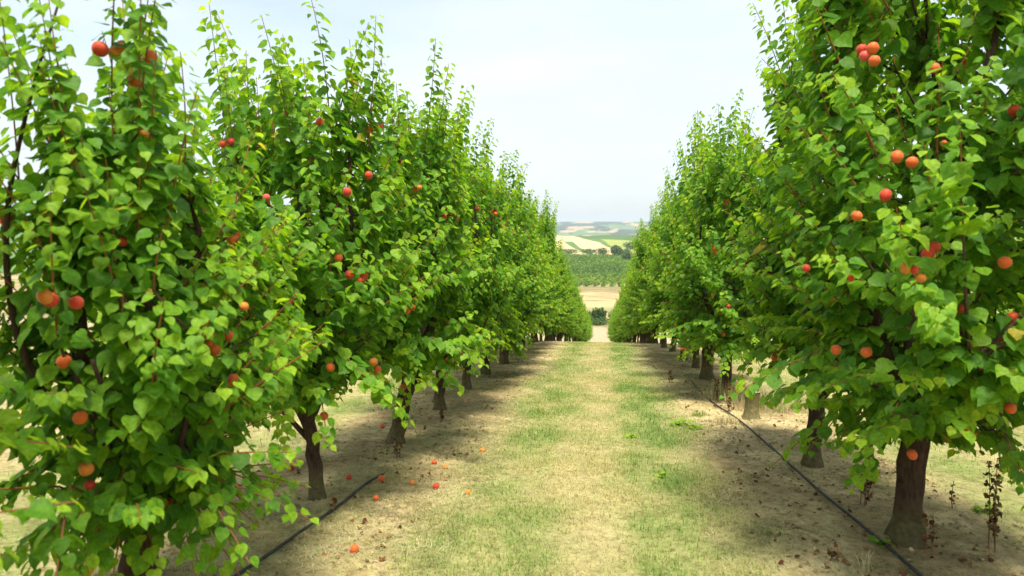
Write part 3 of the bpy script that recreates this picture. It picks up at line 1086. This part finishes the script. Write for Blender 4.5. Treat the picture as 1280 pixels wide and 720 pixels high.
X_, Y_ = [], []
for n, y0, y1 in ((60000, 2.2, 7), (60000, 7, 14), (45000, 14, 30)):
    a, b = lane_pts(n, -1.6, 1.5, y0, y1)
    X_.append(a)
    Y_.append(b)
for s0, s1 in ((-5.2, -2.9), (2.7, 5.0)):
    a, b = lane_pts(26000, s0, s1, 3, 24)
    X_.append(a)
    Y_.append(b)
X_, Y_ = np.concatenate(X_), np.concatenate(Y_)
axx = np.abs(((X_ + 0.08 + 2.02) % 4.04) - 2.02)
pr = 1 - sstep(0.75, 1.4, axx + 0.7 * (fbm(X_, Y_, 1.1, 21) - .5))
k = rs.rand(len(X_)) < pr * (0.35 + 0.65 * sstep(.3, .6, fbm(X_, Y_, 2.2, 41)))
X_, Y_ = X_[k], Y_[k]
n = len(X_)
g = lane_green(X_, Y_)
tone = np.clip(g * 0.95 + (rs.rand(n) - .5) * 0.42, 0, 1)
wide = 1 + Y_ / 9
blades("grass", X_, Y_, (0.022 + 0.045 * rs.rand(n) * (0.6 + .6 * g)) * (1 + .4 * (vnoise(X_, Y_, 3, 9) - .3)), 0.0032 * wide * (0.7 + .6 * rs.rand(n)), tone,
       0.25 + 0.7 * rs.rand(n), GRASS, "short mown grass of the lane, straw and green in patches", rs=rs)

# straw mulch on the bare strips
X_, Y_ = lane_pts(200000, -3.4, 3.3, 2.4, 20, 1.5)
axx = np.abs(((X_ + 0.08 + 2.02) % 4.04) - 2.02)
k = (axx > 0.8) & (rs.rand(len(X_)) < 0.15 + 0.85 * sstep(.42, .62, fbm(X_, Y_, 1.7, 51)))
X_, Y_ = X_[k], Y_[k]
n = len(X_)
blades("mown_straw", X_, Y_, 0.03 + 0.06 * rs.rand(n), 0.003 * (1 + Y_ / 10), np.clip(sstep(.35, .65, fbm(X_, Y_, 2.1, 52)) + (rs.rand(n) - .5) * .5, 0, 1),
       0.9 + 0.095 * rs.rand(n), STRAW, "dead straw lying on the soil under the rows", rs=rs)

# sparse green growth on the strips
X_, Y_ = lane_pts(16000, -3.3, 3.2, 3, 16, 1.4)
axx = np.abs(((X_ + 0.08 + 2.02) % 4.04) - 2.02)
k = (axx > 1.0) & (fbm(X_, Y_, 1.2, 25) > .57)
X_, Y_ = X_[k], Y_[k]
n = len(X_)
blades("undergrowth", X_, Y_, 0.02 + 0.04 * rs.rand(n), 0.004 * (1 + Y_ / 10), 0.45 + 0.4 * rs.rand(n), 0.5 + 0.45 * rs.rand(n), GRASS,
       "thin olive-green growth on the soil under the rows", rs=rs)

# dead leaves
def litter(n):
    x, y = lane_pts(n, -3.2, 3.1, 3, 18, 1.5)
    axx = np.abs(((x + 0.08 + 2.02) % 4.04) - 2.02)
    k = (axx > 1.15) & (rs.rand(n) < sstep(.35, .65, fbm(x, y, 1.3, 61)))
    x, y = x[k], y[k]
    n = len(x)
    P = np.stack([x, y, zt(x, y) + 0.008 + .008 * rs.rand(n)], 1)
    az = rs.rand(n) * 6.28
    A = np.stack([np.cos(az), np.sin(az), (rs.rand(n) - .5) * .5], 1)
    N = np.stack([rs.rand(n) - .5, rs.rand(n) - .5, np.ones(n)], 1)
    V, Fa, tn = leaf_mesh(P, A, N, 0.014 + 0.026 * rs.rand(n), rs.rand(n), rs, 2.5)
    o = mesh_np("fallen_leaves", V, Fa, LITTER, attrs={"tone": tn}, smooth=True)
    tag(o, "brown dead leaves scattered on the soil under the rows", kind="stuff")


litter(5000)


def clods(n):
    """crumbs of dry soil and mulch"""
    x, y = lane_pts(n, -3.2, 3.1, 2.6, 16, 1.5)
    axx = np.abs(((x + 0.08 + 2.02) % 4.04) - 2.02)
    k = (axx > 1.0) & (rs.rand(n) < .12 + .88 * sstep(.45, .62, fbm(x, y, 2.3, 71)))
    x, y = x[k], y[k]
    n = len(x)
    O = np.array([[1, 0, 0], [.5, .87, .1], [-.5, .87, 0], [-1, 0, .1], [-.5, -.87, 0], [.5, -.87, .1], [.2, .2, .8], [-.3, -.2, .75]])
    Ft = np.array([[0, 1, 6], [1, 2, 6], [2, 7, 6], [2, 3, 7], [3, 4, 7], [4, 5, 7], [5, 6, 7], [5, 0, 6]])
    sz = 0.004 + 0.016 * rs.rand(n) ** 2.5
    a = rs.rand(n) * 6.28
    L = O[None] * (0.6 + .8 * rs.rand(n, 8, 1)) * sz[:, None, None]
    X = L[..., 0] * np.cos(a)[:, None] - L[..., 1] * np.sin(a)[:, None] + x[:, None]
    Y = L[..., 0] * np.sin(a)[:, None] + L[..., 1] * np.cos(a)[:, None] + y[:, None]
    Z = L[..., 2] + zt(x, y)[:, None] - .001
    tn = rs.rand(n)
    c0, c1 = np.array([.20, .145, .08]), np.array([.50, .41, .25])
    col = c0 + (c1 - c0) * tn[:, None]
    o = mesh_np("soil_crumbs", np.stack([X, Y, Z], -1).reshape(-1, 3), (Ft[None] + (np.arange(n) * 8)[:, None, None]).reshape(-1, 3), GM,
                attrs={"col": np.repeat(col, 8, 0)})
    tag(o, "crumbs and small clods of dry soil under the rows", kind="stuff")


clods(26000)

# ------------------------------------------------------------------ weeds by the trunks (each a thing)
def ground_pt(px, py):
    d = ray(px, py)
    k = np.arange(1, 60, .005)
    P = d[None] * k[:, None]
    i = np.argmax(P[:, 2] < zt(P[:, 0], P[:, 1]))
    return P[i]


def dock(px, py, h, label, seed, n=3):
    r = np.random.RandomState(seed)
    g0 = ground_pt(px, py)
    e = bpy.data.objects.new("dry_weed", None)
    C.objects.link(e)
    e.location = (g0[0], g0[1], float(zt(g0[0], g0[1])))
    tag(e, label, "dry weed", "dry weeds under the rows")
    tb = Tubes()
    P, A, N, S, T = [], [], [], [], []
    for k in range(n):
        hh = h * (1 - .25 * k * r.rand())
        b = (r.rand(3) - .5) * .06
        b[2] = -.01
        tp = b + np.array([(r.rand() - .5) * .22 * h, (r.rand() - .5) * .22 * h, hh])
        c = curve_pts([b, (b + tp) / 2 + (r.rand(3) - .5) * .03, tp], 8)
        tb.add(c, np.linspace(.004, .002, 8), 5)
        m = int(26 * hh / .4)
        t = .25 + .75 * r.rand(m)
        q = np.stack([np.interp(t, np.linspace(0, 1, 8), c[:, i]) for i in range(3)], 1) + (r.rand(m, 3) - .5) * .025
        P.append(q)
        A.append(np.stack([r.rand(m) - .5, r.rand(m) - .5, r.rand(m) - .8], 1))
        N.append(r.rand(m, 3) - .5)
        S.append(.014 + .02 * r.rand(m))
        T.append(r.rand(m) * .5)
    P, A, N, S, T = map(np.concatenate, (P, A, N, S, T))
    V, Fa, tn = leaf_mesh(P, A, N, S, T, r, 3)
    Vw, Qw = np.vstack(tb.V), np.vstack(tb.Fc)
    Fw = np.vstack([Qw[:, [0, 1, 2]], Qw[:, [0, 2, 3]]])
    Fw = Fw[(Fw[:, 0] != Fw[:, 2]) & (Fw[:, 1] != Fw[:, 2])]
    mesh_np("weed_growth", np.vstack([V, Vw]), np.vstack([Fa, Fw + len(V)]), [LITTER, SHOOT if seed % 2 else TWIG], e,
            attrs={"tone": np.concatenate([tn, np.zeros(len(Vw))])}, mi=np.r_[np.zeros(len(Fa), int), np.ones(len(Fw), int)])


dock(1238, 688, .62, "tall dry brown weed stalk at the right edge, under the big tree", 1, 3)
dock(1196, 636, .22, "small dry weed stalk between the big trunk and the tall weed", 2, 1)
dock(1078, 632, .42, "dark red-brown weed standing left of the big right trunk", 3, 4)
dock(1158, 690, .26, "reddish dry weed hugging the foot of the big right trunk", 5, 2)
dock(1040, 700, .12, "low dry weed by the hose near the bottom edge", 7, 2)
dock(896, 500, .34, "rusty weed clump in front of the trunk behind the stump", 9, 4)
dock(913, 514, .38, "rusty weed growing against the stump's left side", 11, 4)
dock(838, 478, .22, "small rusty weed left of the stump, nearer the lane", 13, 3)
dock(500, 572, .26, "dry weed beside the thick olive-grey slanting trunk", 15, 3)
dock(551, 528, .22, "rusty weed at the foot of the dark trunk, left row", 17, 3)
dock(415, 640, .14, "low dry weed right of the thin bare leaning trunk", 19, 2)


def tuft(px, py, h, w_, n, mat, tone, label, name, seed, cat):
    r = np.random.RandomState(seed)
    g0 = ground_pt(px, py)
    x = g0[0] + r.randn(n) * w_ * .45
    y = g0[1] + r.randn(n) * w_ * .45
    o = blades(name, x, y, h * (.5 + .6 * r.rand(n)), 0.0055 * (.7 + .6 * r.rand(n)), np.clip(tone + (r.rand(n) - .5) * .3, 0, 1), .1 + .5 * r.rand(n), mat,
               label, cat, r, kind=None)
    o["group"] = "tufts under the rows"


tuft(956, 512, .42, .42, 420, STRAW, .75, "tall dry straw tuft standing right behind the stump", "grass_tuft", 1, "grass tuft")
tuft(905, 500, .34, .30, 220, STRAW, .65, "dry straw tuft between the stump and the trunk behind it", "grass_tuft", 2, "grass tuft")
tuft(905, 530, .12, .2, 120, STRAW, .6, "low straw tuft at the stump's foot", "grass_tuft", 3, "grass tuft")
tuft(1084, 716, .16, .05, 24, STRAW, .9, "thin pale straw tuft at the bottom edge beside the hose", "grass_tuft", 4, "grass tuft")
tuft(872, 520, .10, .12, 120, GRASS, .7, "olive-green grass tuft at the lane's right edge, left of the stump", "grass_tuft", 5, "grass tuft")
tuft(820, 500, .06, .30, 500, GRASS, .85, "dark green patch of grass in the lane's right side, far up", "grass_tuft", 6, "grass tuft")


def weed(px, py, s, n, label, seed):
    r = np.random.RandomState(seed)
    g0 = ground_pt(px, py)
    e = bpy.data.objects.new("green_weed", None)
    C.objects.link(e)
    e.location = (g0[0], g0[1], float(zt(g0[0], g0[1])))
    tag(e, label, "green weed", "small green weeds")
    az = r.rand(n) * 6.28
    rr = s * r.rand(n)
    P = np.stack([np.cos(az) * rr, np.sin(az) * rr, s * .5 * r.rand(n)], 1)
    A = np.stack([np.cos(az), np.sin(az), .6 * r.rand(n)], 1)
    N = np.stack([(r.rand(n) - .5), (r.rand(n) - .5), np.ones(n)], 1)
    V, Fa, tn = leaf_mesh(P, A, N, (.028 + .02 * r.rand(n)), r.rand(n), r)
    mesh_np("leaves", V, Fa, WEED, e, attrs={"tone": tn}, smooth=True)
    tb = Tubes()
    for k in range(min(n, 24)):
        tb.add([[0, 0, -.01], P[k] * .6 + [0, 0, .005], P[k]], [.0025, .002, .0015], 4)
    tb.build("stems", WEED, e)


weed(1102, 682, .045, 16, "bright green sprout growing over the hose by the big right trunk", 1)
weed(852, 533, .15, 60, "bright green weed on the lane's right edge, largest of them", 2)
weed(868, 536, .07, 24, "small green weed right beside the largest bright green weed", 3)
weed(787, 547, .05, 18, "tiny yellow-green weed in the middle of the lane, upper of two", 4)
weed(828, 596, .05, 16, "tiny yellow-green weed in the lane's right half, lower of two", 5)
weed(1230, 640, .06, 18, "green sprout on the dry ground beside the tall dry weed", 6)

# ------------------------------------------------------------------ fallen apricots
fallen = [
    (545, 611, 'red', "red fallen apricot at the grass edge, reddest of the group"),
    (603, 565, 'yellow', "golden fallen apricot on the soil, farthest toward the lane"),
    (543, 580, 'orange', "orange fallen apricot, upper one of the small group by the lane"),
    (556, 586, 'yellow', "pale split fallen apricot touching the orange one's right"),
    (515, 606, 'yellow', "small golden fallen apricot left of the reddest one"),
    (477, 601, 'orange', "orange fallen apricot next to the end of the left hose"),
    (436, 599, 'red', "red fallen apricot below the low leafy sprig"),
    (443, 690, 'orange', "orange-red fallen apricot alone near the bottom edge"),
    (328, 614, 'orange', "orange fallen apricot left of the thin bare trunk"),
    (364, 588, 'red', "red fallen apricot just behind the thin bare trunk"),
    (585, 618, 'yellow', "golden fallen apricot lying in the grass beside the soil"),
    (478, 535, 'orange', "dull orange fallen apricot behind the thick slanting trunk"),
    (470, 625, 'orange', "half-hidden orange fallen apricot in the straw by the left hose"),
]
rr = random.Random(5)
for px, py, kd, lab in fallen:
    g0 = ground_pt(px, py)
    r = rr.uniform(.023, .031)
    o = add_fruit((g0[0], g0[1], float(zt(g0[0], g0[1])) + r * .6), r, kd, None, "fallen_apricot", rr)
    tag(o, lab, "apricot", "fallen apricots on the ground")

# ------------------------------------------------------------------ valley plants
def bush(x, y, h, w_, seed, label, name="bush", trunk=False, grp="bushes at the valley edge"):
    r = np.random.RandomState(seed)
    z = float(base_z(y)) if y < 250 else float(hz(np.array([x]), np.array([y]))[0])
    e = bpy.data.objects.new(name, None)
    C.objects.link(e)
    e.location = (x, y, z)
    tag(e, label, name.replace("_", " "), grp)
    n = 900
    k = 7
    c = np.stack([(r.rand(k) - .5) * w_ * .7, (r.rand(k) - .5) * w_ * .7, h * (.3 + .4 * r.rand(k))], 1)
    i = r.randint(0, k, n)
    v = norm(r.randn(n, 3)) * (r.rand(n, 1) ** .4)
    P = c[i] + v * np.array([w_ * .3, w_ * .3, h * .3])
    P[:, 2] = np.maximum(P[:, 2], .05)
    A = norm(v + r.randn(n, 3) * .5)
    N = v + np.array([0, 0, .6]) + r.randn(n, 3) * .4
    V, Fa, tn = leaf_mesh(P, A, N, h * (.07 + .07 * r.rand(n)), r.rand(n), r)
    mesh_np("crown", V, Fa, FAR_LEAF, e, attrs={"tone": tn})
    tb = Tubes()
    for q in range(4):
        tb.add([[0, 0, -.3], c[q] * [.3, .3, .5], c[q]], np.array([.035, .025, .01]) * h, 5)
    tb.build("trunk", BARK, e)


for i, (px, d_, h, w_, lab) in enumerate([
        (748, 133, 1.7, 5, "dark bush at the dry field's edge, leftmost seen between the rows"),
        (751, 135, 3.4, 2.6, "tallest slim dark bush below the lane's end"),
        (763, 134, 1.5, 6, "low dark bush right of the slim tall one below the lane"),
        (774, 136, 2.4, 3.5, "rightmost dark bush below the lane, half behind the right row"),
        (738, 136, 2.2, 5, "dark bush mostly hidden behind the end of the left row")]):
    x = (px - 752) / F * d_
    bush(x, d_, h, w_, 40 + i, lab)
for i, (px, d_, h, w_, lab) in enumerate([
        (771, 452, 7.5, 8, "biggest round dark tree at the corner of the valley vineyard"),
        (778, 458, 4.5, 9, "lower dark tree joined to the right of the biggest one"),
        (753, 462, 4.5, 9, "small dark tree on the field edge left of the biggest one"),
        (738, 460, 4, 12, "low dark tree at the foot of the pale left field"),
        (789, 520, 6, 16, "dark tree at the foot of the yellow-green field"),
        (787, 402, 6, 8, "dark tree near the right row's edge above the vineyard"),
        (800, 540, 6, 12, "dark tree glimpsed at the right row's outline, valley"),
        (712, 465, 4.5, 14, "low dark tree seen beside the left row's outline, valley")]):
    bush((px - 752) / F * d_, d_, h, w_, 60 + i, lab, "valley_tree", grp="trees in the valley")


def vineyard():
    r = np.random.RandomState(9)
    P = []
    for x in np.arange(-75, 75, 2.6):
        y = np.arange(226, 448, 1.25)
        if True:
            P.append(np.stack([x + 0.10 * (y - 226) + r.randn(len(y)) * .15, y + r.randn(len(y)) * .3], 1))
    P = np.vstack(P)
    k = (np.abs(P[:, 0] / P[:, 1]) < .085 + .02) & (r.rand(len(P)) < .93) & ~((P[:, 1] > 388) & (P[:, 1] < 396) & (P[:, 0] < 3))
    P = P[k]
    n = len(P)
    z = np.where(P[:, 1] < 255, base_z(P[:, 1]), hz(P[:, 0], P[:, 1]))
    m = 7
    Q = np.repeat(np.stack([P[:, 0], P[:, 1], z], 1), m, 0) + np.stack([r.randn(n * m) * .32, r.randn(n * m) * .4, .25 + 1.0 * r.rand(n * m)], 1)
    v = norm(r.randn(n * m, 3) + [0, 0, .6])
    V, Fa, tn = leaf_mesh(Q, norm(r.randn(n * m, 3)), v, .55 + .35 * r.rand(n * m), np.clip(np.repeat(fbm(P[:, 0], P[:, 1] * .5, .05, 3), m) + (r.rand(n * m) - .5) * .5, 0, 1), r)
    o = mesh_np("vineyard_foliage", V, Fa, VINE, attrs={"tone": tn})
    tag(o, "green vineyard rows on the valley floor beyond the dry field", kind="stuff")


vineyard()

# ------------------------------------------------------------------ air
def haze():
    me = bpy.data.meshes.new("haze")
    x0, x1, y0, y1, z0, z1 = -9000, 9000, -60, 14500, -90, 90
    v = [(x, y, z) for z in (z0, z1) for y in (y0, y1) for x in (x0, x1)]
    f = [(0, 2, 3, 1), (4, 5, 7, 6), (0, 1, 5, 4), (2, 6, 7, 3), (0, 4, 6, 2), (1, 3, 7, 5)]
    me.from_pydata(v, [], f)
    m = bpy.data.materials.new("haze_air")
    m.use_nodes = True
    t = m.node_tree
    t.nodes.clear()
    out = t.nodes.new("ShaderNodeOutputMaterial")
    vol = t.nodes.new("ShaderNodeVolumePrincipled")
    vol.inputs['Color'].default_value = (0.80, 0.90, 1.0, 1)
    vol.inputs["Density"].default_value = 0.00016
    vol.inputs['Anisotropy'].default_value = 0.0
    t.links.new(vol.outputs[0], out.inputs['Volume'])
    me.materials.append(m)
    o = bpy.data.objects.new("haze", me)
    C.objects.link(o)
    o["kind"] = "stuff"
    o["label"] = "thin summer haze over the valley and hills"


haze()
